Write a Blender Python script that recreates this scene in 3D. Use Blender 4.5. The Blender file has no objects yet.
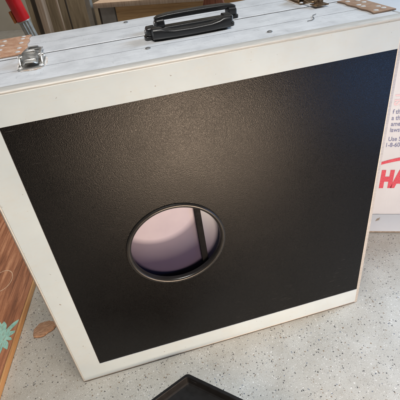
import bpy, bmesh, math, random
from mathutils import Vector, Matrix
random.seed(7)
PI = math.pi
scene = bpy.context.scene
COL = scene.collection

# ---------------------------------------------------------------- camera, world, lamps, exposure
cam_d = bpy.data.cameras.new('camera')
cam = bpy.data.objects.new('camera', cam_d)
COL.objects.link(cam)
scene.camera = cam
right = Vector((0.96167601, -0.25340082, -0.1047248))
down = Vector((-0.23146972, -0.54556315, -0.80547043))
fwd = Vector((0.14697287, 0.79884221, -0.58330961))
m3 = Matrix((right, -down, -fwd)).transposed()
cam.matrix_world = Matrix.Translation((0.1553, -0.5633, 0.8169)) @ m3.to_4x4()
cam_d.sensor_width = 36.0
cam_d.lens = 413.17 / 400 * 36
cam_d.clip_start = 0.01
cam_d.clip_end = 100

world = bpy.data.worlds.new('World')
scene.world = world
world.use_nodes = True
bg = world.node_tree.nodes['Background']
bg.inputs['Color'].default_value = (1.0, 0.97, 0.94, 1)
bg.inputs['Strength'].default_value = 0.09


def area_lamp(name, loc, target, sx, sy, power, colour, spread=180):
    d = bpy.data.lights.new(name, 'AREA')
    d.shape = 'RECTANGLE'
    d.size, d.size_y = sx, sy
    d.energy = power
    d.color = colour
    d.spread = math.radians(spread)
    o = bpy.data.objects.new(name, d)
    COL.objects.link(o)
    o.location = loc
    o.rotation_euler = (Vector(target) - Vector(loc)).to_track_quat('-Z', 'Y').to_euler()
    return o


# added warm fill low in front, warm ceiling lamp, cool daylight from the open door at the right and behind
area_lamp('warm_sheen_fill', (0.40, -0.90, 0.125), (0.26, 0, 0.38), 0.50, 0.21, 15, (1.0, 0.75, 0.54))  # added light, placed to raise the warm sheen on the panel
area_lamp('ceiling_lamp', (0.20, -0.55, 2.5), (0.10, -0.05, 0.0), 1.0, 0.5, 9.5, (1.0, 0.97, 0.92), 78)
area_lamp('rear_fill_light', (0.1, 1.5, 2.6), (0.0, 2.4, 0.3), 1.0, 0.5, 24, (1.0, 0.88, 0.74), 110)  # added light to brighten the things behind the case
area_lamp('door_daylight', (3.1, 0.42, 1.9), (0.4, 0.0, 0.2), 0.8, 0.8, 100, (0.62, 0.80, 1.0))
area_lamp('blue_sheen_fill', (1.05, -0.62, 0.29), (0.58, 0, 0.55), 0.30, 0.30, 1.9, (0.22, 0.46, 1.0))  # added blue light for the sheen at the panel's right; no window stands here

scene.view_settings.view_transform = 'Standard'
scene.view_settings.look = 'None'
scene.view_settings.exposure = 0.0
scene.view_settings.gamma = 1.0
scene.view_settings.use_curve_mapping = False


# ---------------------------------------------------------------- material helpers
def lin(c):
    return tuple((v / 12.92 if v <= 0.04045 else ((v + 0.055) / 1.055) ** 2.4) for v in c)


class Mat:
    def __init__(self, name, col=(0.5, 0.5, 0.5), rough=0.5, metal=0.0, spec=0.5):
        self.m = bpy.data.materials.new(name)
        self.m.use_nodes = True
        self.nt = self.m.node_tree
        self.b = self.nt.nodes['Principled BSDF']
        self.b.inputs['Base Color'].default_value = (*col, 1)
        self.b.inputs['Roughness'].default_value = rough
        self.b.inputs['Metallic'].default_value = metal
        self.b.inputs['Specular IOR Level'].default_value = spec
        self.tc = None

    def n(self, t, **kw):
        nd = self.nt.nodes.new(t)
        for k, v in kw.items():
            if k in nd.inputs:
                nd.inputs[k].default_value = v
            else:
                setattr(nd, k, v)
        return nd

    def l(self, a, b):
        self.nt.links.new(a, b)

    def co(self, scale=(1, 1, 1), rot=(0, 0, 0)):
        if self.tc is None:
            self.tc = self.n('ShaderNodeTexCoord')
        mp = self.n('ShaderNodeMapping')
        mp.inputs['Scale'].default_value = scale
        mp.inputs['Rotation'].default_value = rot
        self.l(self.tc.outputs['Object'], mp.inputs['Vector'])
        return mp.outputs[0]

    def noise(self, vec, scale, detail=4, rough=0.55, dist=0.0):
        nd = self.n('ShaderNodeTexNoise')
        nd.inputs['Scale'].default_value = scale
        nd.inputs['Detail'].default_value = detail
        nd.inputs['Roughness'].default_value = rough
        nd.inputs['Distortion'].default_value = dist
        self.l(vec, nd.inputs['Vector'])
        return nd.outputs['Fac']

    def voro(self, vec, scale, feature='F1'):
        nd = self.n('ShaderNodeTexVoronoi', feature=feature)
        nd.inputs['Scale'].default_value = scale
        self.l(vec, nd.inputs['Vector'])
        return nd

    def ramp(self, fac, stops, mode='LINEAR'):
        nd = self.n('ShaderNodeValToRGB')
        cr = nd.color_ramp
        cr.interpolation = mode
        while len(cr.elements) < len(stops):
            cr.elements.new(0.5)
        for e, (p, c) in zip(cr.elements, stops):
            e.position = p
            e.color = (*c, 1) if len(c) == 3 else c
        self.l(fac, nd.inputs[0])
        return nd.outputs[0]

    def mix(self, fac, a, b, mode='MIX'):
        nd = self.n('ShaderNodeMix', data_type='RGBA', blend_type=mode)
        for sock, v in ((nd.inputs[0], fac), (nd.inputs[6], a), (nd.inputs[7], b)):
            if isinstance(v, (int, float)):
                sock.default_value = v
            elif isinstance(v, tuple):
                sock.default_value = (*v, 1)
            else:
                self.l(v, sock)
        return nd.outputs[2]

    def math(self, op, a, b=0.0):
        nd = self.n('ShaderNodeMath', operation=op)
        for i, v in enumerate((a, b)):
            if isinstance(v, (int, float)):
                nd.inputs[i].default_value = v
            else:
                self.l(v, nd.inputs[i])
        return nd.outputs[0]

    def bump(self, h, strength=0.3, dist=0.001):
        nd = self.n('ShaderNodeBump')
        nd.inputs['Strength'].default_value = strength
        nd.inputs['Distance'].default_value = dist
        self.l(h, nd.inputs['Height'])
        self.l(nd.outputs[0], self.b.inputs['Normal'])

    def colour(self, s):
        self.l(s, self.b.inputs['Base Color'])

    def rough(self, s):
        self.l(s, self.b.inputs['Roughness'])


def bw(a):
    return (a, a, a)


# speckled epoxy garage floor
F = Mat('flake_epoxy', rough=0.38)
v0 = F.co()
base = F.ramp(F.noise(v0, 5, 5), [(0.3, (0.425, 0.41, 0.37)), (0.7, (0.50, 0.485, 0.445))])
fine = F.noise(v0, 420, 3, 0.7)
base = F.mix(F.ramp(fine, [(0.35, bw(0.0)), (0.7, bw(1.0))]), base, F.mix(1.0, base, (0.80, 0.80, 0.80), 'MULTIPLY'))
nz = F.n('ShaderNodeTexNoise')
nz.inputs['Scale'].default_value = 260
F.l(v0, nz.inputs['Vector'])
va = F.n('ShaderNodeVectorMath', operation='SCALE')
va.inputs['Scale'].default_value = 0.006
F.l(nz.outputs['Color'], va.inputs[0])
vb = F.n('ShaderNodeVectorMath', operation='ADD')
F.l(v0, vb.inputs[0])
F.l(va.outputs[0], vb.inputs[1])
wv = vb.outputs[0]
for sc_, dens, thr, stops in (
        (470, 0.66, 0.36, [(0.0, (0.72, 0.71, 0.69)), (0.45, (0.22, 0.2, 0.18)), (0.7, (0.10, 0.10, 0.11)), (0.85, (0.33, 0.28, 0.21))]),
        (260, 0.80, 0.34, [(0.0, (0.07, 0.068, 0.068)), (0.48, (0.62, 0.61, 0.58)), (0.62, (0.20, 0.14, 0.09)), (0.86, (0.14, 0.16, 0.20))]),
        (150, 0.905, 0.27, [(0.0, (0.05, 0.048, 0.05)), (0.66, (0.62, 0.61, 0.58)), (0.72, (0.13, 0.1, 0.08)), (0.94, (0.08, 0.10, 0.13))])):
    vo = F.voro(wv, sc_)
    sep = F.n('ShaderNodeSeparateColor')
    F.l(vo.outputs['Color'], sep.inputs[0])
    on = F.math('GREATER_THAN', sep.outputs[0], dens)
    # chip size varies from cell to cell
    size = F.math('MULTIPLY', F.math('ADD', F.math('MULTIPLY', sep.outputs[2], 0.7), 0.5), thr)
    near = F.math('LESS_THAN', vo.outputs['Distance'], size)
    chip = F.ramp(sep.outputs[1], stops, 'CONSTANT')
    base = F.mix(F.math('MULTIPLY', on, near), base, chip)
smudge = F.ramp(F.noise(v0, 11, 7, 0.65, 0.4), [(0.42, bw(0)), (0.70, bw(0.55))])
base = F.mix(smudge, base, F.mix(1.0, base, (0.72, 0.69, 0.64), 'MULTIPLY'))
F.colour(base)
F.rough(F.ramp(F.noise(v0, 30, 4), [(0.3, bw(0.32)), (0.7, bw(0.5))]))
F.bump(F.noise(v0, 90, 4), 0.12, 0.002)

# off-white painted aluminium frame
W = Mat('painted_aluminium', rough=0.42)
v0 = W.co()
c = W.ramp(W.noise(v0, 9, 5), [(0.3, (0.36, 0.43, 0.475)), (0.7, (0.415, 0.49, 0.53))])
speck = W.math('MULTIPLY', W.ramp(W.noise(v0, 170, 2, 0.5), [(0.70, bw(0)), (0.735, bw(1))]), W.ramp(W.noise(v0, 17, 3), [(0.44, bw(0)), (0.52, bw(1))]))
c = W.mix(W.math('MULTIPLY', speck, 0.75), c, (0.14, 0.11, 0.085))
grime = W.ramp(W.noise(v0, 22, 8, 0.75, 0.3), [(0.48, bw(0)), (0.75, bw(1))])
c = W.mix(W.math('MULTIPLY', grime, 0.30), c, (0.40, 0.385, 0.34))
scuff = W.ramp(W.noise(W.co((3, 3, 40)), 12, 6, 0.7), [(0.56, bw(0)), (0.70, bw(1))])
c = W.mix(W.math('MULTIPLY', scuff, 0.30), c, (0.42, 0.40, 0.36))
W.colour(c)
W.rough(W.ramp(W.noise(v0, 260, 5), [(0.3, bw(0.54)), (0.7, bw(0.66))]))
W.bump(W.noise(v0, 150, 3), 0.05, 0.001)

# brushed aluminium of the edge rails
A = Mat('brushed_aluminium', rough=0.4, metal=0.35)
v0 = A.co()
streak = A.noise(A.co((2, 60, 60)), 22, 6, 0.65)
blot = A.noise(v0, 26, 6, 0.65)
c = A.ramp(streak, [(0.25, (0.60, 0.61, 0.63)), (0.7, (0.76, 0.77, 0.79))])
c = A.mix(A.ramp(blot, [(0.45, bw(0)), (0.72, bw(0.6))]), c, (0.46, 0.47, 0.49))
fs = A.ramp(A.noise(A.co((6, 110, 110), (0, 0, 0.12)), 9, 4, 0.6), [(0.60, bw(0)), (0.68, bw(1))])
c = A.mix(A.math('MULTIPLY', fs, 0.4), c, (0.33, 0.33, 0.34))
fs = A.ramp(A.noise(A.co((60, 8, 60), (0, 0, 0.5)), 7, 3, 0.6), [(0.64, bw(0)), (0.70, bw(1))])
c = A.mix(A.math('MULTIPLY', fs, 0.3), c, (0.36, 0.36, 0.37))
vo = A.voro(v0, 40)
sep = A.n('ShaderNodeSeparateColor')
A.l(vo.outputs['Color'], sep.inputs[0])
speck = A.math('MULTIPLY', A.math('GREATER_THAN', sep.outputs[0], 0.85), A.math('LESS_THAN', vo.outputs['Distance'], A.math('MULTIPLY', sep.outputs[1], 0.06)))
c = A.mix(A.math('MULTIPLY', speck, 0.6), c, (0.16, 0.14, 0.12))
A.colour(c)
A.rough(A.ramp(streak, [(0.3, bw(0.34)), (0.7, bw(0.55))]))
A.bump(streak, 0.06, 0.001)

# bare rounded lip of the frame section
LIP = Mat('bare_metal_lip', rough=0.58, metal=0.5)
LIP.colour(LIP.ramp(LIP.noise(LIP.co((3, 60, 60)), 14, 5), [(0.3, (0.38, 0.37, 0.35)), (0.7, (0.52, 0.50, 0.47))]))
# black pebbled plastic sheet
K = Mat('pebbled_black_plastic', col=(0.012, 0.012, 0.013), rough=0.28, spec=0.165)
v0 = K.co()
pv = K.voro(v0, 800, 'F1')
peb = K.math('SUBTRACT', K.math('MULTIPLY', K.noise(v0, 1500, 1, 0.5), 0.35), pv.outputs['Distance'])
scr = K.ramp(K.noise(K.co((5, 1, 70), (0, 0.45, 0)), 7, 3, 0.5), [(0.655, bw(0)), (0.675, bw(1))])
scm = K.ramp(K.noise(v0, 5, 2), [(0.56, bw(0)), (0.66, bw(1))])
dust = K.ramp(K.noise(v0, 240, 2, 0.5), [(0.70, bw(0)), (0.76, bw(1))])
kc = K.mix(K.math('MULTIPLY', K.math('MULTIPLY', scr, scm), 0.5), (0.004, 0.004, 0.0042), (0.06, 0.06, 0.06))
K.colour(K.mix(K.math('MULTIPLY', dust, 0.35), kc, (0.05, 0.048, 0.045)))
kr = K.math('ADD', K.ramp(K.noise(v0, 14, 6, 0.65), [(0.3, bw(0.17)), (0.7, bw(0.24))]), K.ramp(K.noise(v0, 1100, 2, 0.6), [(0.35, bw(0.0)), (0.65, bw(0.20))]))
K.rough(kr)
K.bump(peb, 0.26, 0.0006)

# black moulded plastic
B = Mat('black_plastic', col=(0.011, 0.011, 0.012), rough=0.33)
v0 = B.co()
B.bump(B.noise(v0, 500, 2), 0.12, 0.0005)
B.rough(B.ramp(B.noise(v0, 60, 4), [(0.3, bw(0.26)), (0.7, bw(0.45))]))
RIM = Mat('rim_plastic', col=(0.013, 0.0125, 0.012), rough=0.28, spec=0.4)
RIM.rough(RIM.ramp(RIM.noise(RIM.co(), 50, 4), [(0.3, bw(0.2)), (0.7, bw(0.36))]))
TRAY = Mat('tray_plastic', col=(0.0055, 0.0055, 0.006), rough=0.4, spec=0.28)
TRAY.rough(TRAY.ramp(TRAY.noise(TRAY.co(), 70, 4), [(0.3, bw(0.32)), (0.7, bw(0.5))]))
TRAY.bump(TRAY.noise(TRAY.co(), 300, 3), 0.15, 0.0006)

SEAM_SHADE = Mat('painted_seam_shade', col=(0.03, 0.028, 0.026), rough=0.8, spec=0.2)  # dark colour standing in for the shade in the seam
SEAM_SHADE.rough(SEAM_SHADE.ramp(SEAM_SHADE.noise(SEAM_SHADE.co(), 200, 3), [(0.3, bw(0.7)), (0.7, bw(0.9))]))
LEGM = Mat('matt_black_steel', col=(0.004, 0.004, 0.005), rough=0.8, spec=0.08)
LEGM.rough(LEGM.ramp(LEGM.noise(LEGM.co(), 200, 3), [(0.3, bw(0.5)), (0.7, bw(0.7))]))
STAIN = Mat('rust_stain', rough=0.7)
STAIN.colour(STAIN.ramp(STAIN.noise(STAIN.co(), 130, 6, 0.7), [(0.45, (0.58, 0.57, 0.56)), (0.58, (0.40, 0.31, 0.24)), (0.70, (0.22, 0.12, 0.07))]))
# chrome latch with a little rust
CH = Mat('worn_chrome', col=(0.62, 0.61, 0.58), rough=0.3, metal=0.95)
v0 = CH.co()
CH.colour(CH.mix(CH.ramp(CH.noise(v0, 160, 5, 0.7), [(0.58, bw(0)), (0.72, bw(1))]), (0.60, 0.59, 0.57), (0.22, 0.13, 0.075)))
CH.rough(CH.ramp(CH.noise(v0, 120, 4), [(0.3, bw(0.26)), (0.7, bw(0.5))]))
BR = Mat('tarnished_brass', col=(0.5, 0.36, 0.18), rough=0.35, metal=0.9)
v0 = BR.co()
BR.colour(BR.mix(BR.ramp(BR.noise(v0, 150, 5, 0.7), [(0.45, bw(0)), (0.65, bw(1))]), (0.36, 0.25, 0.15), (0.09, 0.045, 0.025)))

# brown corner plates
CO = Mat('rusted_plate', rough=0.6)
v0 = CO.co()
c = CO.ramp(CO.noise(v0, 55, 6, 0.7), [(0.3, (0.26, 0.13, 0.075)), (0.52, (0.38, 0.21, 0.13)), (0.72, (0.52, 0.38, 0.28))])
CO.colour(c)
CO.bump(CO.noise(v0, 260, 4, 0.7), 0.3, 0.001)
CO2 = Mat('brown_plate', rough=0.6)
v0 = CO2.co()
CO2.colour(CO2.ramp(CO2.noise(v0, 70, 6, 0.7), [(0.3, (0.20, 0.12, 0.075)), (0.7, (0.33, 0.22, 0.15))]))
CO2.bump(CO2.noise(v0, 260, 4, 0.7), 0.3, 0.001)
RV = Mat('rivet_metal', col=(0.78, 0.78, 0.78), rough=0.35, metal=0.5)
RV.rough(RV.ramp(RV.noise(RV.co(), 300, 3), [(0.3, bw(0.25)), (0.7, bw(0.5))]))
SC = Mat('dull_screw', col=(0.22, 0.22, 0.22), rough=0.45, metal=0.7)
SC.rough(SC.ramp(SC.noise(SC.co(), 300, 3), [(0.3, bw(0.35)), (0.7, bw(0.6))]))

# inside the hole; shade is painted into the pink and grey plate colours
IV = Mat('violet_liner', col=(0.10, 0.075, 0.13), rough=0.25)
IV.colour(IV.ramp(IV.noise(IV.co(), 14, 4), [(0.3, (0.075, 0.055, 0.10)), (0.7, (0.115, 0.09, 0.145))]))
IP = Mat('pink_liner_painted_shade', col=(0.74, 0.58, 0.59), rough=0.25)
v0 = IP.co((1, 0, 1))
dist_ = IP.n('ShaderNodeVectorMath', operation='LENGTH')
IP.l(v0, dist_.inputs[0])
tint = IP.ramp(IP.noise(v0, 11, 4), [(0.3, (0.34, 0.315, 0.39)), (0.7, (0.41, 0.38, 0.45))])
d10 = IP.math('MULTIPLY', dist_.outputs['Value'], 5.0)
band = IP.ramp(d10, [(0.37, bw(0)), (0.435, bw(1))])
mauve_shade = IP.ramp(d10, [(0.43, (0.145, 0.13, 0.175)), (0.66, (0.045, 0.038, 0.07))])  # fade to dark violet paints the soft shade low in the hole
IP.colour(IP.mix(band, tint, mauve_shade))
IG = Mat('grey_liner_painted_shade', col=(0.33, 0.34, 0.38), rough=0.3)
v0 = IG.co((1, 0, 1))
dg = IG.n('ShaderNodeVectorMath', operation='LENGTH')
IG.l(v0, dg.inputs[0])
IG.colour(IG.ramp(IG.math('MULTIPLY', dg.outputs['Value'], 5.0), [(0.20, (0.25, 0.27, 0.34)), (0.42, (0.15, 0.15, 0.20)), (0.68, (0.045, 0.038, 0.07))]))  # grey darkening to violet paints in the shade beside the strut


def wood(name, dark, mid, light, scale=(1.2, 26, 26), s=6, rough=0.55, rot=(0, 0, 0)):
    M = Mat(name, rough=rough)
    v = M.co(scale, rot)
    g = M.noise(v, s, 8, 0.62, 0.6)
    cc = M.ramp(g, [(0.28, dark), (0.5, mid), (0.72, light)])
    pores = M.ramp(M.noise(M.co((scale[0] * 4, scale[1] * 6, scale[2] * 6), rot), s * 3, 3), [(0.34, bw(1)), (0.44, bw(0))])
    M.colour(M.mix(M.math('MULTIPLY', pores, 0.45), cc, dark))
    M.bump(g, 0.15, 0.001)
    M.rough(M.ramp(g, [(0.3, bw(rough - 0.08)), (0.7, bw(rough + 0.1))]))
    return M


WB = wood('red_stained_wood', (0.09, 0.03, 0.014), (0.30, 0.115, 0.054), (0.50, 0.235, 0.12), scale=(26, 1.6, 26), s=4)
WE = wood('bare_ply_edge', (0.30, 0.14, 0.05), (0.50, 0.27, 0.11), (0.62, 0.38, 0.18), scale=(26, 1.6, 80), s=5)
WT = wood('tan_pine', (0.33, 0.19, 0.08), (0.50, 0.31, 0.14), (0.60, 0.40, 0.21))
WG = wood('weathered_ply', (0.12, 0.09, 0.055), (0.20, 0.155, 0.10), (0.29, 0.235, 0.16), scale=(14, 14, 1.2), s=4)
WD = wood('dark_stained_wood', (0.02, 0.014, 0.01), (0.045, 0.032, 0.022), (0.08, 0.06, 0.04), scale=(26, 26, 1.2))
WP = wood('pinkish_pine', (0.28, 0.20, 0.14), (0.40, 0.30, 0.22), (0.48, 0.38, 0.29), scale=(26, 26, 1.2))
WM = wood('mahogany', (0.08, 0.022, 0.010), (0.16, 0.05, 0.024), (0.24, 0.085, 0.04), scale=(26, 26, 1.2))
GM = Mat('grey_board', rough=0.6)
GM.colour(GM.ramp(GM.noise(GM.co(), 20, 6), [(0.3, (0.20, 0.18, 0.155)), (0.7, (0.30, 0.275, 0.24))]))
TEAL = Mat('teal_print', rough=0.5)
tw = TEAL.ramp(TEAL.noise(TEAL.co((40, 6, 1)), 9, 5, 0.7), [(0.54, bw(0)), (0.66, bw(0.8))])
TEAL.colour(TEAL.mix(tw, TEAL.ramp(TEAL.noise(TEAL.co(), 60, 5, 0.7), [(0.35, (0.22, 0.46, 0.40)), (0.6, (0.36, 0.62, 0.54))]), (0.26, 0.15, 0.09)))
PALE = Mat('pale_print', rough=0.5)
PALE.colour(PALE.ramp(PALE.noise(PALE.co(), 120, 5, 0.7), [(0.35, (0.45, 0.25, 0.15)), (0.65, (0.62, 0.42, 0.28))]))
WALL = Mat('painted_wall', rough=0.75)
WALL.colour(WALL.ramp(WALL.noise(WALL.co(), 3, 5), [(0.3, (0.40, 0.36, 0.29)), (0.7, (0.47, 0.43, 0.36))]))
WALL.bump(WALL.noise(WALL.co(), 120, 4), 0.15, 0.002)
CARD = Mat('white_cardboard', rough=0.6)
v0 = CARD.co()
cc = CARD.ramp(CARD.noise(v0, 7, 5), [(0.3, (0.56, 0.575, 0.60)), (0.7, (0.64, 0.655, 0.68))])
CARD.colour(cc)
CARD.bump(CARD.math('ADD', CARD.noise(CARD.co((80, 80, 3)), 4, 3), CARD.math('MULTIPLY', CARD.noise(v0, 16, 5, 0.6, 0.5), 2.5)), 0.16, 0.0015)
CORE = Mat('cardboard_core', rough=0.8)
CORE.colour(CORE.ramp(CORE.noise(CORE.co(), 200, 4), [(0.3, (0.20, 0.16, 0.12)), (0.7, (0.36, 0.30, 0.24))]))
INKR = Mat('red_ink', rough=0.55)
INKR.colour(INKR.ramp(INKR.noise(INKR.co(), 300, 4), [(0.35, (0.52, 0.045, 0.075)), (0.7, (0.66, 0.10, 0.13))]))
INKP = Mat('pale_red_ink', rough=0.55)
INKP.colour(INKP.ramp(INKP.noise(INKP.co(), 300, 4), [(0.35, (0.70, 0.48, 0.52)), (0.7, (0.76, 0.58, 0.6))]))
INKB = Mat('blue_ink', rough=0.55)
INKB.colour(INKB.ramp(INKB.noise(INKB.co(), 300, 4), [(0.35, (0.13, 0.15, 0.28)), (0.7, (0.24, 0.26, 0.40))]))
REDP = Mat('red_enamel', rough=0.3)
REDP.colour(REDP.ramp(REDP.noise(REDP.co(), 30, 5), [(0.3, (0.48, 0.008, 0.012)), (0.7, (0.62, 0.016, 0.02))]))
STEEL = Mat('galvanised_steel', rough=0.38, metal=0.8)
STEEL.colour(STEEL.ramp(STEEL.noise(STEEL.co(), 60, 5), [(0.3, (0.40, 0.39, 0.36)), (0.7, (0.56, 0.55, 0.51))]))
ORNG = Mat('orange_plastic', rough=0.45)
ORNG.colour(ORNG.ramp(ORNG.noise(ORNG.co(), 80, 4), [(0.3, (0.30, 0.09, 0.02)), (0.7, (0.42, 0.14, 0.035))]))
BARK = Mat('bark_chip', rough=0.75)
v0 = BARK.co()
g = BARK.noise(BARK.co((40, 160, 40), (0, 0, 0.4)), 2.5, 6, 0.65, 0.5)
BARK.colour(BARK.ramp(g, [(0.28, (0.19, 0.10, 0.055)), (0.5, (0.37, 0.21, 0.125)), (0.72, (0.50, 0.32, 0.21))]))
BARK.bump(g, 0.5, 0.002)
HAIR = Mat('dark_thread', col=(0.09, 0.085, 0.08), rough=0.7)
HAIR.rough(HAIR.ramp(HAIR.noise(HAIR.co(), 400, 2), [(0.3, bw(0.6)), (0.7, bw(0.85))]))


# ---------------------------------------------------------------- mesh helpers
def link(name, me, parent=None, loc=None, rz=None):
    o = bpy.data.objects.new(name, me)
    COL.objects.link(o)
    if parent is not None:
        o.parent = parent
    if loc is not None:
        o.location = loc
    if rz is not None:
        o.rotation_euler = (0, 0, rz)
    return o


def finish(bm, name, mat, parent=None, bevel=0.0, seg=2, smooth=30, **kw):
    bmesh.ops.remove_doubles(bm, verts=bm.verts, dist=1e-6)
    if bevel > 0:
        es = [e for e in bm.edges if e.is_manifold and e.calc_face_angle(0) > 0.5]
        bmesh.ops.bevel(bm, geom=es, offset=bevel, segments=seg, profile=0.6, affect='EDGES')
    bmesh.ops.recalc_face_normals(bm, faces=bm.faces)
    me = bpy.data.meshes.new(name)
    bm.to_mesh(me)
    bm.free()
    if smooth:
        for p in me.polygons:
            p.use_smooth = True
        me.set_sharp_from_angle(angle=math.radians(smooth))
    me.materials.append(mat.m)
    return link(name, me, parent, **kw)


def add_box(bm, lo, hi):
    x0, y0, z0 = lo
    x1, y1, z1 = hi
    v = [bm.verts.new(p) for p in ((x0, y0, z0), (x1, y0, z0), (x1, y1, z0), (x0, y1, z0), (x0, y0, z1), (x1, y0, z1), (x1, y1, z1), (x0, y1, z1))]
    for f in ((3, 2, 1, 0), (4, 5, 6, 7), (0, 1, 5, 4), (1, 2, 6, 5), (2, 3, 7, 6), (3, 0, 4, 7)):
        bm.faces.new([v[i] for i in f])


def box(name, lo, hi, mat, parent=None, bevel=0.001, seg=2, **kw):
    bm = bmesh.new()
    add_box(bm, lo, hi)
    return finish(bm, name, mat, parent, bevel, seg, **kw)


def loft(bm, rings, cap=True):
    R = [[bm.verts.new(p) for p in r] for r in rings]
    n = len(R[0])
    for a, b in zip(R, R[1:]):
        for i in range(n):
            bm.faces.new((a[i], a[(i + 1) % n], b[(i + 1) % n], b[i]))
    if cap:
        bm.faces.new(list(reversed(R[0])))
        bm.faces.new(R[-1])


def tube_path(bm, pts, rad, n=12, squash=1.0):
    pts = [Vector(p) for p in pts]
    rings = []
    for i, p in enumerate(pts):
        t = (pts[min(i + 1, len(pts) - 1)] - pts[max(i - 1, 0)]).normalized()
        u = Vector((0, 0, 1))
        if abs(t.dot(u)) > 0.95:
            u = Vector((0, 1, 0))
        s = t.cross(u).normalized()
        w = s.cross(t).normalized()
        r = rad[i] if isinstance(rad, (list, tuple)) else rad
        rings.append([p + s * (r * math.cos(a)) + w * (r * squash * math.sin(a)) for a in [2 * PI * k / n for k in range(n)]])
    loft(bm, rings)


def lathe(bm, prof, n=48, axis='Z', centre=(0, 0, 0), closed=False):
    cx, cy, cz = centre
    R = []
    for r, h in prof:
        ring = []
        for k in range(n):
            a = 2 * PI * k / n
            if axis == 'Z':
                p = (cx + r * math.cos(a), cy + r * math.sin(a), cz + h)
            else:
                p = (cx + r * math.cos(a), cy + h, cz + r * math.sin(a))
            ring.append(bm.verts.new(p))
        R.append(ring)
    pairs = list(zip(R, R[1:])) + ([(R[-1], R[0])] if closed else [])
    for a, b in pairs:
        for i in range(n):
            bm.faces.new((a[i], a[(i + 1) % n], b[(i + 1) % n], b[i]))
    if not closed:
        bm.faces.new(list(reversed(R[0])))
        bm.faces.new(R[-1])


def thing(name, label, cat, loc=(0, 0, 0), rz=0.0, group=None):
    o = bpy.data.objects.new(name, None)
    COL.objects.link(o)
    o.empty_display_size = 0.05
    o.location = loc
    o.rotation_euler = (0, 0, rz)
    o['label'] = label
    o['category'] = cat
    if group:
        o['group'] = group
    return o


def tag(o, label, cat, group=None):
    o['label'] = label
    o['category'] = cat
    if group:
        o['group'] = group
    return o


# ---------------------------------------------------------------- setting
bm = bmesh.new()
vs = [bm.verts.new(p) for p in ((-8, -8, 0), (8, -8, 0), (8, 8, 0), (-8, 8, 0))]
bm.faces.new(vs)
floor = finish(bm, 'floor', F, smooth=0)
floor['kind'] = 'structure'
YAW = -math.radians(24)
wall = box('wall', (-4, 0, 0), (4, 0.12, 2.6), WALL, bevel=0.002, loc=(0.0, 3.7, 0), rz=YAW)
wall['kind'] = 'structure'

# ---------------------------------------------------------------- the folding board case
XL, XR, ZT, YM = -0.050, 0.6095, 0.649, 0.147
CX = (XL + XR) / 2
case = thing('folding_board_case', 'white aluminium folding board case with pebbled black face and round hole, standing on edge', 'case', (CX, YM, 0))
HX, HZ, HR = 0.2065 - CX, 0.319, 0.0912
x0, x1 = XL - CX, XR - CX
y0 = -YM
# rail section: (inset from the outer edge, depth from the front)
RAIL = [(0.0495, 0.0), (0.0075, 0.0), (0.0066, 0.0012), (0.0058, 0.0012), (0.0048, 0.0004), (0.0030, 0.0018), (0.0013, 0.0050), (0.0003, 0.0085), (0.0, 0.0115),
        (0.0, 0.0722), (0.0030, 0.0724), (0.0030, 0.0742), (0.0, 0.0744), (0.0, 0.1430), (0.0006, 0.1440), (0.010, 0.1442), (0.0495, 0.1442)]


def rail(name, side, mat, end_trim=0.0495):
    bm = bmesh.new()
    A_, B_ = [], []
    for o, d in RAIL:
        oo = min(o, end_trim) if side == 'end' else o
        y = y0 + d
        if side == 'top':
            A_.append((x0 + oo, y, ZT - oo)); B_.append((x1 - 0.0092, y, ZT - oo))
        elif side == 'bottom':
            A_.append((x0 + oo, y, oo)); B_.append((x1 - 0.0092, y, oo))
        elif side == 'left':
            A_.append((x0 + oo, y, oo)); B_.append((x0 + oo, y, ZT - oo))
        else:
            A_.append((x1 - oo, y, 0.0500)); B_.append((x1 - oo, y, ZT - 0.0500))
    loft(bm, [A_, B_])
    return finish(bm, name, mat, case, smooth=24)


def second(o, dx=0.0):
    """the same part on the other, turned-round board of the folded pair"""
    c = o.copy()
    COL.objects.link(c)
    c.parent = case
    R = Matrix.Rotation(PI, 4, 'Z')
    c.matrix_local = Matrix.Translation((dx, 0, 0)) @ R @ o.matrix_local
    for ch in o.children:
        d = ch.copy()
        COL.objects.link(d)
        d.parent = c
    return c


def set_top_material(o):
    """edge side of a rail is bare brushed metal, its face side is painted"""
    me = o.data
    me.materials.append(A.m)
    me.materials.append(LIP.m)
    for p in me.polygons:
        if p.center.y > y0 + 0.0116:
            p.material_index = 1
        elif p.center.y > y0 + 0.0005 and abs(p.normal.y) < 0.999:
            p.material_index = 2


for nm, sd in (('top_rail', 'top'), ('bottom_rail', 'bottom'), ('side_rail', 'left')):
    r = rail(nm, sd, W)
    set_top_material(r)
    second(r)
bm = bmesh.new()
prof = [(0.0088, 0.0016), (0.0078, 0.0010), (0.0020, 0.0014), (0.0, 0.0040), (0.0, 0.1440), (0.0088, 0.1440)]
loft(bm, [[(x1 - o, y0 + d, 0.0015) for o, d in prof], [(x1 - o, y0 + d, ZT - 0.0015) for o, d in prof]])
r = finish(bm, 'edge_strip', LIP, case, smooth=24)
second(r)

box('seam_shade_strip', (x0 + 0.012, -0.00265, ZT - 0.022), (x1 - 0.002, 0.00265, ZT - 0.0008), SEAM_SHADE, case, bevel=0.0)  # dark strip added in the gap to stand for its shade
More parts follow.
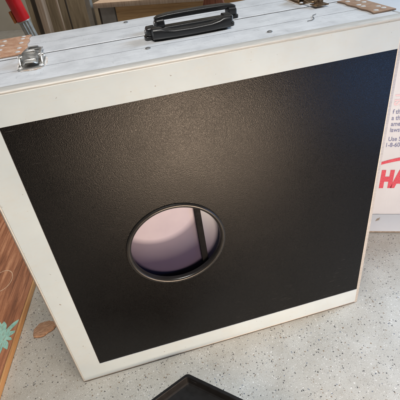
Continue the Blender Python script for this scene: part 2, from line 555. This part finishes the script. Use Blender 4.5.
# face panel with the round opening
bm = bmesh.new()
px0, px1, pz0, pz1 = x0 + 0.0500, x1 - 0.0092, 0.0456, ZT - 0.0492
angs = [2 * PI * k / 96 for k in range(96)] + [math.atan2(z - HZ, x - HX) % (2 * PI) for x in (px0, px1) for z in (pz0, pz1)]
angs.sort()
ri = HR - 0.006
front_i, front_o, back_i, back_o = [], [], [], []
for a in angs:
    ca, sa = math.cos(a), math.sin(a)
    t = 1e9
    if ca > 1e-9: t = min(t, (px1 - HX) / ca)
    if ca < -1e-9: t = min(t, (px0 - HX) / ca)
    if sa > 1e-9: t = min(t, (pz1 - HZ) / sa)
    if sa < -1e-9: t = min(t, (pz0 - HZ) / sa)
    for lst, rr, yy in ((front_i, ri, 0.0010), (front_o, t, 0.0010), (back_i, ri, 0.007), (back_o, t, 0.007)):
        lst.append(bm.verts.new((HX + ca * rr, y0 + yy, HZ + sa * rr)))
n = len(angs)
for a, b in ((front_i, front_o), (back_o, back_i), (back_i, front_i), (front_o, back_o)):
    for i in range(n):
        bm.faces.new((a[i], a[(i + 1) % n], b[(i + 1) % n], b[i]))
panel = finish(bm, 'face_panel', K, case, smooth=24)
second(panel)

# plastic ring round the opening
bm = bmesh.new()
lathe(bm, [(HR, 0.0012), (HR, -0.0012), (HR - 0.0012, -0.0026), (HR - 0.0035, -0.0034), (HR - 0.0058, -0.0030), (HR - 0.0076, -0.0016), (HR - 0.0086, 0.001), (HR - 0.0088, 0.0075), (HR - 0.0065, 0.0075), (HR - 0.0065, 0.0012)],
      96, 'Y', (HX, y0, HZ), closed=True)
ring = finish(bm, 'hole_ring', RIM, case, smooth=40)
second(ring)

# what shows through the opening: liner board, black strut, round and grey plates with shade painted in
box('inner_liner', (HX - 0.16, y0 + 0.0225, HZ - 0.13), (HX + 0.17, y0 + 0.0265, HZ + 0.24), IV, case, bevel=0.0006)
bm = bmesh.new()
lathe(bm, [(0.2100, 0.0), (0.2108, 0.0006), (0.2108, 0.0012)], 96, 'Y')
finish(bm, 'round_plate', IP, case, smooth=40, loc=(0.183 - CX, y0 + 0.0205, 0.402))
bm = bmesh.new()
loft(bm, [[(0.2465 - CX, y0 + 0.0130, 0.44), (0.2575 - CX, y0 + 0.0130, 0.44), (0.2575 - CX, y0 + 0.0195, 0.44), (0.2465 - CX, y0 + 0.0195, 0.44)],
          [(0.2530 - CX, y0 + 0.0130, 0.20), (0.2650 - CX, y0 + 0.0130, 0.20), (0.2650 - CX, y0 + 0.0195, 0.20), (0.2530 - CX, y0 + 0.0195, 0.20)]])
finish(bm, 'folded_leg', LEGM, case, bevel=0.0012)
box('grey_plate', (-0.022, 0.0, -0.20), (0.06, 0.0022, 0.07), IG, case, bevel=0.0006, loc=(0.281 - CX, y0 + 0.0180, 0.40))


# handles: two mounting blocks on a base plate, and a flat moulded grip
def bar(bm, stations, n=5):
    """loft rounded-rectangle sections along x; station = (x, y, z, half width, half height)"""
    rings = []
    for x, y, z, wy, wz in stations:
        r = min(wy, wz) * 0.62
        ring_ = []
        for cy_, cz_, a0 in ((wy - r, wz - r, 0), (-wy + r, wz - r, 90), (-wy + r, -wz + r, 180), (wy - r, -wz + r, 270)):
            for k in range(n + 1):
                a = math.radians(a0 + 90 * k / n)
                ring_.append((x, y + cy_ + r * math.cos(a), z + cz_ + r * math.sin(a)))
        rings.append(ring_)
    loft(bm, rings)


def handle(raised, dx):
    yb = (0.131 if raised else 0.118) - YM
    bm = bmesh.new()
    bar(bm, [(-0.0735, yb, ZT + 0.0028, 0.006, 0.0020), (-0.071, yb, ZT + 0.0030, 0.0105, 0.0026), (0.071, yb, ZT + 0.0030, 0.0105, 0.0026), (0.0735, yb, ZT + 0.0028, 0.006, 0.0020)])
    base = finish(bm, 'handle', B, case, smooth=40)
    for s in (-1, 1):
        bm = bmesh.new()
        bar(bm, [(s * 0.0550, yb, ZT + 0.0110, 0.0095, 0.0050), (s * 0.0565, yb, ZT + 0.0120, 0.0115, 0.0066), (s * 0.0680, yb, ZT + 0.0118, 0.0115, 0.0064), (s * 0.0700, yb, ZT + 0.0108, 0.0095, 0.0046)])
        finish(bm, 'mount', B, base, smooth=40)
        bm = bmesh.new()
        tube_path(bm, [(s * 0.0695, yb - 0.001, ZT + 0.0112), (s * 0.0722, yb - 0.001, ZT + 0.0112)], [0.0042, 0.0034], 14)
        finish(bm, 'pin', SC, base, smooth=40)
    bm = bmesh.new()
    if not raised:    # grip folded down to the front of the mounts
        bar(bm, [(-0.0640, yb - 0.012, ZT + 0.0100, 0.006, 0.0065), (-0.0620, yb - 0.016, ZT + 0.0102, 0.0095, 0.0082), (-0.0500, yb - 0.018, ZT + 0.0102, 0.0100, 0.0084), (-0.0440, yb - 0.019, ZT + 0.0090, 0.0085, 0.0068),
                 (-0.030, yb - 0.0205, ZT + 0.0078, 0.0078, 0.0056), (0.0, yb - 0.0212, ZT + 0.0074, 0.0076, 0.0052), (0.030, yb - 0.0205, ZT + 0.0078, 0.0078, 0.0056),
                 (0.0440, yb - 0.019, ZT + 0.0090, 0.0085, 0.0068), (0.0500, yb - 0.018, ZT + 0.0102, 0.0100, 0.0084), (0.0620, yb - 0.016, ZT + 0.0102, 0.0095, 0.0082), (0.0640, yb - 0.012, ZT + 0.0100, 0.006, 0.0065)])
    else:             # grip standing a little proud, a flat tapering band
        bar(bm, [(-0.0700, yb - 0.001, ZT + 0.0182, 0.0050, 0.0016), (-0.0640, yb - 0.003, ZT + 0.0190, 0.0090, 0.0030), (-0.0480, yb - 0.005, ZT + 0.0196, 0.0105, 0.0040), (-0.020, yb - 0.006, ZT + 0.0198, 0.0108, 0.0042),
                 (0.020, yb - 0.006, ZT + 0.0198, 0.0108, 0.0042), (0.0480, yb - 0.005, ZT + 0.0196, 0.0105, 0.0040), (0.0640, yb - 0.003, ZT + 0.0190, 0.0090, 0.0030), (0.0700, yb - 0.001, ZT + 0.0182, 0.0050, 0.0016)])
    finish(bm, 'grip', B, base, smooth=40)
    R = Matrix.Rotation(PI, 4, 'Z') if raised else Matrix.Identity(4)
    base.matrix_local = Matrix.Translation((dx, 0, 0)) @ R
    return base


handle(False, 0.020)
handle(True, 0.042)


# draw latches across the seam
def latch(mat, turned, dx):
    yl = 0.098 - YM
    rg = random.Random(5)
    bm = bmesh.new()      # stained gasket plate under the latch
    ring_ = []
    for k in range(40):
        a = 2 * PI * k / 40
        q = 1 + rg.uniform(-0.05, 0.05)
        ring_.append((0.0215 * q * math.copysign(abs(math.cos(a)) ** 0.6, math.cos(a)), yl - 0.003 + 0.0335 * q * math.copysign(abs(math.sin(a)) ** 0.6, math.sin(a))))
    loft(bm, [[(x, y, ZT + 0.0002) for x, y in ring_], [(x, y, ZT + 0.0006) for x, y in ring_]])
    base = finish(bm, 'latch', STAIN, case, smooth=0)
    box('base_plate', (-0.0185, yl - 0.031, ZT + 0.0007), (0.0185, yl + 0.030, ZT + 0.0022), mat, base, bevel=0.0005)
    for s in (-1, 1):     # upright ears
        bm = bmesh.new()
        xa, xb = s * 0.0146, s * 0.0164
        prof = [(-0.014, 0.0022), (0.018, 0.0022), (0.018, 0.006), (0.010, 0.0135), (0.002, 0.0145), (-0.006, 0.0110), (-0.013, 0.0040)]
        loft(bm, [[(xa, yl + y, ZT + z) for y, z in prof], [(xb, yl + y, ZT + z) for y, z in prof]])
        finish(bm, 'bracket', mat, base, bevel=0.0003)
    bm = bmesh.new()      # pivot pin
    tube_path(bm, [(-0.0185, yl + 0.004, ZT + 0.0095), (0.0185, yl + 0.004, ZT + 0.0095)], 0.0022, 12)
    finish(bm, 'pivot_pin', mat, base, smooth=50)
    bm = bmesh.new()      # lever: pressed tongue, turned up at its tip
    rings = []
    for y, z, w in ((-0.0290, 0.0098, 0.0060), (-0.0265, 0.0070, 0.0088), (-0.0200, 0.0052, 0.0104), (-0.0080, 0.0080, 0.0112), (0.0020, 0.0128, 0.0114), (0.0085, 0.0142, 0.0114), (0.0125, 0.0118, 0.0112), (0.0130, 0.0075, 0.0108)):
        t = 0.0016
        rings.append([(-w, yl + y, ZT + z - 0.0012), (-w * 0.86, yl + y, ZT + z), (w * 0.86, yl + y, ZT + z), (w, yl + y, ZT + z - 0.0012), (w, yl + y, ZT + z - 0.0012 + t), (w * 0.86, yl + y, ZT + z + t), (-w * 0.86, yl + y, ZT + z + t), (-w, yl + y, ZT + z - 0.0012 + t)])
    loft(bm, rings)
    finish(bm, 'lever', mat, base, smooth=35)
    for y in (-0.014, 0.0055):    # pressed ribs across the lever
        bm = bmesh.new()
        zz = 0.0090 if y < 0 else 0.0162
        tube_path(bm, [(-0.0085, yl + y, ZT + zz - 0.0004), (-0.006, yl + y, ZT + zz), (0.006, yl + y, ZT + zz), (0.0085, yl + y, ZT + zz - 0.0004)], [0.0009, 0.0016, 0.0016, 0.0009], 10)
        finish(bm, 'rib', mat, base, smooth=50)
    bm = bmesh.new()      # wire loop reaching over the seam
    tube_path(bm, [(-0.0128, yl + 0.004, ZT + 0.0120), (-0.0128, yl + 0.03, ZT + 0.0095), (-0.0122, yl + 0.050, ZT + 0.0078), (-0.0095, yl + 0.0565, ZT + 0.0074), (0.0, yl + 0.0580, ZT + 0.0074), (0.0095, yl + 0.0565, ZT + 0.0074), (0.0122, yl + 0.050, ZT + 0.0078), (0.0128, yl + 0.03, ZT + 0.0095), (0.0128, yl + 0.004, ZT + 0.0120)], 0.0018, 10)
    finish(bm, 'wire_loop', mat, base, smooth=60)
    box('catch_plate', (-0.0125, yl + 0.0535, ZT + 0.0030), (0.0125, yl + 0.0735, ZT + 0.0046), mat, base, bevel=0.0004)
    bm = bmesh.new()      # hook that the loop catches
    loft(bm, [[(-0.008, yl + y, ZT + z) for y, z in ((0.0600, 0.0047), (0.0625, 0.0047), (0.0600, 0.0105), (0.0540, 0.0122), (0.0540, 0.0106), (0.0585, 0.0092))],
              [(0.008, yl + y, ZT + z) for y, z in ((0.0600, 0.0047), (0.0625, 0.0047), (0.0600, 0.0105), (0.0540, 0.0122), (0.0540, 0.0106), (0.0585, 0.0092))]])
    finish(bm, 'hook', mat, base, bevel=0.0003)
    for sx, sy in ((-1, -1), (1, -1), (-1, 1), (1, 1)):
        bm = bmesh.new()
        lathe(bm, [(0.0034, 0.0), (0.0034, 0.0006), (0.0022, 0.0016), (0.0006, 0.0019)], 14, 'Z', (sx * 0.0148, yl + sy * 0.0255, ZT + 0.0021))
        finish(bm, 'rivet', RV, base, smooth=40)
    R = Matrix.Rotation(PI, 4, 'Z') if turned else Matrix.Identity(4)
    base.matrix_local = Matrix.Translation((dx, 0, 0)) @ R
    return base


latch(CH, False, 0.054 - CX)
latch(BR, True, 0.533 - CX)


# brown corner plates with rivets
def plate(xa, xb, ya, yb, scallop_side, mat, rivets):
    bm = bmesh.new()
    pts = []
    m_ = 10
    for k in range(m_ + 1):
        t = k / m_
        xx = xb if scallop_side > 0 else xa
        xx += scallop_side * 0.0016 * math.cos(6 * PI * t)
        pts.append((xx, ya + (yb - ya) * t))
    if scallop_side > 0:
        pts = [(xa, ya)] + pts + [(xa, yb)]
    else:
        pts = [(xb, yb)] + pts[::-1] + [(xb, ya)]
        pts = pts[::-1]
    loft(bm, [[(x, y, ZT + 0.0004) for x, y in pts], [(x, y, ZT + 0.0026) for x, y in pts]])
    p = finish(bm, 'corner_plate', mat, case, bevel=0.0005, smooth=30)
    for (rx, ry) in rivets:
        bm = bmesh.new()
        lathe(bm, [(0.0042, 0.0), (0.0042, 0.0004), (0.0030, 0.0010), (0.0008, 0.0012)], 14, 'Z', (rx, ry, ZT + 0.0025))
        finish(bm, 'rivet', RV, p, smooth=40)
    return p


plate(x0 + 0.004, 0.038 - CX, 0.158 - YM, 0.288 - YM, 1, CO,
      [(0.026 - CX, yy - YM) for yy in (0.172, 0.197, 0.232, 0.262, 0.280)] + [(-0.006 - CX, yy - YM) for yy in (0.178, 0.205, 0.235, 0.268)] + [(-0.030 - CX, yy - YM) for yy in (0.20, 0.26)])
plate(0.571 - CX, x1 - 0.001, 0.030 - YM, 0.138 - YM, -1, CO2,
      [(0.580 - CX, yy - YM) for yy in (0.040, 0.075, 0.088, 0.122)] + [(0.597 - CX, yy - YM) for yy in (0.046, 0.060, 0.10, 0.118)])
# small screws along the edge rails
for sx, sy in ((0.212, 0.265), (0.223, 0.066), (0.403, 0.037)):
    bm = bmesh.new()
    lathe(bm, [(0.0042, 0.0), (0.0042, 0.0007), (0.0030, 0.0016), (0.0008, 0.0018)], 14, 'Z', (sx - CX, sy - YM, ZT + 0.0002))
    finish(bm, 'screw', SC, case, smooth=40)

# thread lying on the top rail
bm = bmesh.new()
tube_path(bm, [(0.472, 0.054, ZT + 0.0012), (0.480, 0.055, ZT + 0.0012), (0.487, 0.061, ZT + 0.0014), (0.490, 0.071, ZT + 0.0012), (0.495, 0.081, ZT + 0.0014), (0.503, 0.086, ZT + 0.0012)], 0.0005, 6)
tag(finish(bm, 'thread', HAIR, smooth=60), 'short dark curled thread lying on the metal top edge of the case', 'thread')

# ---------------------------------------------------------------- white printed box at the right
bx = thing('cardboard_box', 'white cardboard box with red capital letters and small blue print behind the case', 'box', (0.83, 0.2706, 0), math.atan2(-0.38102, 0.92456))
bm = bmesh.new()
add_box(bm, (-0.12, 0.0, 0.004), (0.36, 0.22, 0.56))
finish(bm, 'carton', CARD, bx, bevel=0.002)
fl = box('flap', (-0.12, -0.078, 0.0012), (0.36, -0.001, 0.0060), CARD, bx, bevel=0.001)
box('flap_edge', (-0.119, -0.0792, 0.0016), (0.359, -0.0782, 0.0056), CORE, fl, bevel=0.0)
# torn corner of the flap
bm = bmesh.new()
loft(bm, [[(-0.004, -0.034, 0.0062), (0.007, -0.028, 0.0062), (0.010, -0.022, 0.0062), (0.002, -0.024, 0.0062)], [(-0.004, -0.034, 0.0070), (0.008, -0.028, 0.0085), (0.012, -0.020, 0.0095), (0.002, -0.024, 0.0070)]])
finish(bm, 'torn_patch', CORE, fl, smooth=0)


def print_text(name, body, x, z, size, mat, parent, bold=0.0, stretch=1.0, rot=0.0):
    cu = bpy.data.curves.new(name, 'FONT')
    cu.body = body
    cu.size = size
    cu.offset = bold
    cu.extrude = 0.0
    tmp = bpy.data.objects.new('tmp', cu)
    COL.objects.link(tmp)
    bpy.context.view_layer.update()
    me = bpy.data.meshes.new_from_object(tmp)
    bpy.data.objects.remove(tmp)
    me.name = name
    me.materials.clear()
    me.materials.append(mat.m)
    M = Matrix.Translation((x, -0.0008, z)) @ Matrix.Rotation(PI / 2, 4, 'X') @ Matrix.Rotation(rot, 4, 'Z') @ Matrix.Diagonal((stretch, 1, 1, 1))
    me.transform(M)
    return link(name, me, parent)


print_text('red_lettering', 'HA', -0.001, 0.106, 0.074, INKR, bx, bold=0.0052, stretch=0.64)
for z, s, x in ((0.3300, 'f the', 0.0), (0.3130, 'a the', 0.0), (0.2960, 'ames', 0.001), (0.2790, 'laws for', 0.001), (0.2525, 'Use Sa', 0.001), (0.2345, '1-8-600', -0.004)):
    print_text('blue_lettering', s, x, z, 0.0175, INKB, bx, bold=0.0002, stretch=0.80)
print_text('pink_lettering', 'SU', 0.018, 0.352, 0.026, INKP, bx, bold=0.0006, stretch=1.0, rot=PI / 2)
bm = bmesh.new()
pi_, po_ = [], []
for k in range(25):
    t = k / 24
    a = math.radians(118 - 56 * t)
    cxr, czr, rr = 0.115, -0.117, 0.345
    w = 0.0035 + 0.0025 * math.sin(PI * t)
    pi_.append(bm.verts.new((cxr + (rr - w) * math.cos(a), -0.0008, czr + (rr - w) * 0.93 * math.sin(a))))
    po_.append(bm.verts.new((cxr + (rr + w) * math.cos(a), -0.0008, czr + (rr + w) * 0.93 * math.sin(a))))
for k in range(24):
    bm.faces.new((pi_[k], pi_[k + 1], po_[k + 1], po_[k]))
finish(bm, 'red_arc', INKR, bx, smooth=0)

# ---------------------------------------------------------------- stained board with teal leaf print at the left
ang = math.atan2(0.222 - 0.175, 0.33 - 0.054)
wb = thing('stained_board', 'red-brown stained wooden board with pale ply edge and teal leaf print, flat on the floor', 'board', (-0.1995, 0.19, 0), -ang)
bm = bmesh.new()
add_box(bm, (-0.30, -0.40, 0.001), (-0.0022, 0.75, 0.0172))
finish(bm, 'plank', WB, wb, bevel=0.0015)
box('edging', (-0.0018, -0.40, 0.001), (0.0035, 0.75, 0.0178), WE, wb, bevel=0.0012)
lf = None
for k, (a, L_, w_) in enumerate(((64, 0.058, 0.009), (92, 0.050, 0.010), (118, 0.060, 0.0085), (146, 0.062, 0.0095), (30, 0.040, 0.0085), (176, 0.058, 0.009), (-8, 0.030, 0.008), (205, 0.05, 0.009), (-48, 0.045, 0.0085), (-85, 0.055, 0.009), (-125, 0.05, 0.009))):
    bm = bmesh.new()
    a = math.radians(a)
    ox, oy = -0.034, -0.022
    d_ = Vector((math.cos(a), math.sin(a)))
    s_ = Vector((-d_.y, d_.x))
    m_ = 9
    le, ri_ = [], []
    for j in range(m_ + 1):
        t = j / m_
        w = 0.78 * w_ * math.sin(PI * min(1, t * 0.94 + 0.06)) ** 0.7 * (1 + 0.18 * math.sin(9 * t + k))
        bend = 0.006 * t * t * (1 if k % 2 else -1)
        c_ = Vector((ox, oy)) + d_ * (L_ * t) + s_ * bend
        for lst, sg in ((le, 1), (ri_, -1)):
            q = c_ + s_ * w * sg
            q.x = min(q.x, -0.004)
            lst.append(bm.verts.new((q.x, q.y, 0.0176 + 0.00004 * k)))
    for j in range(m_):
        bm.faces.new((le[j], le[j + 1], ri_[j + 1], ri_[j]))
    finish(bm, 'printed_leaf', TEAL, wb, smooth=0)
bm = bmesh.new()          # pale printed loop further up the board
oi, oo = [], []
for k in range(40):
    a = 2 * PI * k / 40
    for lst, r_ in ((oi, 0.030), (oo, 0.0325)):
        lst.append(bm.verts.new((-0.092 + r_ * math.cos(a) * 0.9, 0.175 + r_ * math.sin(a) * 1.3, 0.0176)))
for k in range(40):
    bm.faces.new((oi[k], oi[(k + 1) % 40], oo[(k + 1) % 40], oo[k]))
finish(bm, 'printed_ring', PALE, wb, smooth=0)

# ---------------------------------------------------------------- bark chip on the floor
bm = bmesh.new()
rng = random.Random(3)
out = []
for k in range(44):
    a = 2 * PI * k / 44
    q = 1 + 0.10 * math.sin(2 * a + 0.6) + 0.07 * math.sin(3 * a + 2.0) + 0.04 * math.sin(7 * a + 1.0) + rng.uniform(-0.018, 0.018)
    out.append((0.0270 * q * math.cos(a), 0.0215 * q * math.sin(a)))
lo_, hi_, mid_ = [], [], []
rings = []
for s, z in ((0.95, 0.0006), (1.0, 0.0025), (0.985, 0.0055), (0.93, 0.0072), (0.72, 0.0080), (0.45, 0.0086), (0.18, 0.0082)):
    rings.append([(x * s + rng.uniform(-.0004, .0004), y * s + rng.uniform(-.0004, .0004), z + (rng.uniform(-.0005, .0005) if z > 0.002 else 0)) for x, y in out])
loft(bm, rings)
chip = finish(bm, 'bark_chip', BARK, smooth=35, loc=(-0.139, 0.178, 0), rz=0.15)
tag(chip, 'small flat brown piece of bark on the speckled floor beside the case', 'bark')

# ---------------------------------------------------------------- black tray in front
ta = math.atan2(-0.153 + 0.061, 0.268 - 0.173)
tray = thing('tray', 'shallow black plastic tray on the speckled floor in front of the case', 'tray', (0.173, -0.061, 0), ta)
TL, TW, TH, RT = 0.30, 0.26, 0.020, 0.0075
bm = bmesh.new()


def rrect(xa, ya, xb, yb, r, z, n=5):
    pts = []
    for cx_, cy_, a0 in ((xb - r, yb - r, 0), (xa + r, yb - r, 90), (xa + r, ya + r, 180), (xb - r, ya + r, 270)):
        for k in range(n + 1):
            a = math.radians(a0 + 90 * k / n)
            pts.append((cx_ + r * math.cos(a), cy_ + r * math.sin(a), z))
    return pts


def inset(i, z, r):
    return rrect(0 + i, -TW + i, TL - i, 0 - i, r, z)


loft(bm, [inset(0.006, 0.0005, 0.004), inset(0.003, 0.004, 0.005), inset(0.0006, TH - 0.002, 0.006), inset(0.0, TH - 0.0008, 0.006), inset(0.0012, TH, 0.005), inset(RT - 0.001, TH, 0.004), inset(RT, TH - 0.001, 0.004), inset(RT + 0.003, 0.006, 0.004), inset(RT + 0.006, 0.0035, 0.004)])
for v_ in bm.verts:
    v_.co.x += 0.45 * v_.co.y
finish(bm, 'tray_shell', TRAY, tray, smooth=30)
bm = bmesh.new()
loft(bm, [rrect(0.012, -0.0092, 0.026, -0.0074 - 0.0004, 0.0006, 0.012), rrect(0.012, -0.0092, 0.026, -0.0074 - 0.0004, 0.0006, 0.0145)])
finish(bm, 'moulded_tab', TRAY, tray, bevel=0.0003)

# ---------------------------------------------------------------- things standing behind the case
rp = thing('red_pole', 'leaning red enamelled pole with fluted silver lower sleeve behind the case', 'pole', (-0.012, 1.3, 0.0045))
rp.rotation_euler = (0, -0.19, 0)
bm = bmesh.new()
rings = []
for z in (0.0, 0.5135):
    rings.append([((0.0225 if k % 2 else 0.0185) * math.cos(2 * PI * k / 24), (0.0225 if k % 2 else 0.0185) * math.sin(2 * PI * k / 24), z) for k in range(24)])
loft(bm, rings)
finish(bm, 'sleeve', STEEL, rp, smooth=20)
bm = bmesh.new()
lathe(bm, [(0.0255, 0.5165), (0.0265, 0.520), (0.0260, 1.10), (0.022, 1.115), (0.006, 1.12)], 32, 'Z')
finish(bm, 'red_tube', REDP, rp, smooth=30)
bm = bmesh.new()
lathe(bm, [(0.026, 0.5120), (0.0272, 0.5125), (0.0272, 0.5160), (0.026, 0.5164)], 32, 'Z')
finish(bm, 'collar', STEEL, rp, smooth=30)
box('clip', (-0.038, -0.006, 0.515), (-0.0275, 0.010, 0.560), ORNG, rp, bevel=0.003)


def plank(name, label, lo, hi, mat, loc, rz=YAW, cat='plank'):
    o = box(name, lo, hi, mat, bevel=0.002, loc=loc, rz=rz)
    return tag(o, label, cat)


plank('dark_board', 'dark brown board standing upright between the red pole and the pinkish post', (-0.034, -0.01, 0), (0.034, 0.01, 1.2), WD, (-0.105, 1.95, 0), cat='board')
plank('timber_post', 'pinkish pale pine post standing beside the dark brown board', (-0.017, -0.02, 0), (0.017, 0.02, 1.3), WP, (-0.080, 1.84, 0), cat='post')
plank('plywood_sheet', 'weathered brown plywood sheet standing upright behind the thin stick', (-0.30, -0.006, 0), (0.22, 0.006, 1.2), WG, (0.06, 2.25, 0), cat='plywood')
plank('thin_stick', 'thin pale wooden stick upright in front of the weathered plywood sheet', (-0.006, -0.006, 0), (0.006, 0.006, 1.2), WP, (-0.020, 2.10, 0), cat='stick')
plank('dark_rod', 'thin dark rod upright in front of the weathered plywood sheet', (-0.004, -0.004, 0), (0.004, 0.004, 1.2), WD, (0.028, 2.08, 0), cat='rod')
plank('grey_post', 'slim grey post upright beside the end of the low wooden bench', (-0.013, -0.015, 0), (0.013, 0.015, 1.2), GM, (0.152, 1.75, 0), cat='post')

bn = thing('wooden_bench', 'low wooden bench with tan front panels behind the case', 'bench', (0.175, 1.60, 0), -math.radians(28))
box('top_board', (0.0, -0.015, 0.464), (1.5, 0.40, 0.486), WP, bn, bevel=0.003)
box('end_panel', (0.012, 0.02, 0.0), (0.085, 0.04, 0.4636), GM, bn, bevel=0.002)
box('front_panel', (0.090, 0.024, 0.0), (0.70, 0.042, 0.4636), WT, bn, bevel=0.002)
box('front_panel', (0.705, 0.024, 0.0), (1.46, 0.042, 0.4636), WT, bn, bevel=0.002)
box('side_panel', (0.002, 0.0215, 0.0), (0.011, 0.39, 0.4636), WD, bn, bevel=0.002)

bm = bmesh.new()
loft(bm, [[(-0.058, -0.03, 0), (0.058, -0.03, 0), (0.058, 0.03, 0), (-0.058, 0.03, 0)], [(-0.045, -0.025, 0.49), (0.045, -0.025, 0.49), (0.045, 0.025, 0.49), (-0.045, 0.025, 0.49)], [(-0.020, -0.022, 0.57), (0.020, -0.022, 0.57), (0.020, 0.022, 0.57), (-0.020, 0.022, 0.57)]])
leg = finish(bm, 'tapered_post', WM, bevel=0.004, loc=(0.590, 1.02, 0), rz=-0.3)
tag(leg, 'reddish brown wooden post tapering at the top, in front of the bench', 'post')
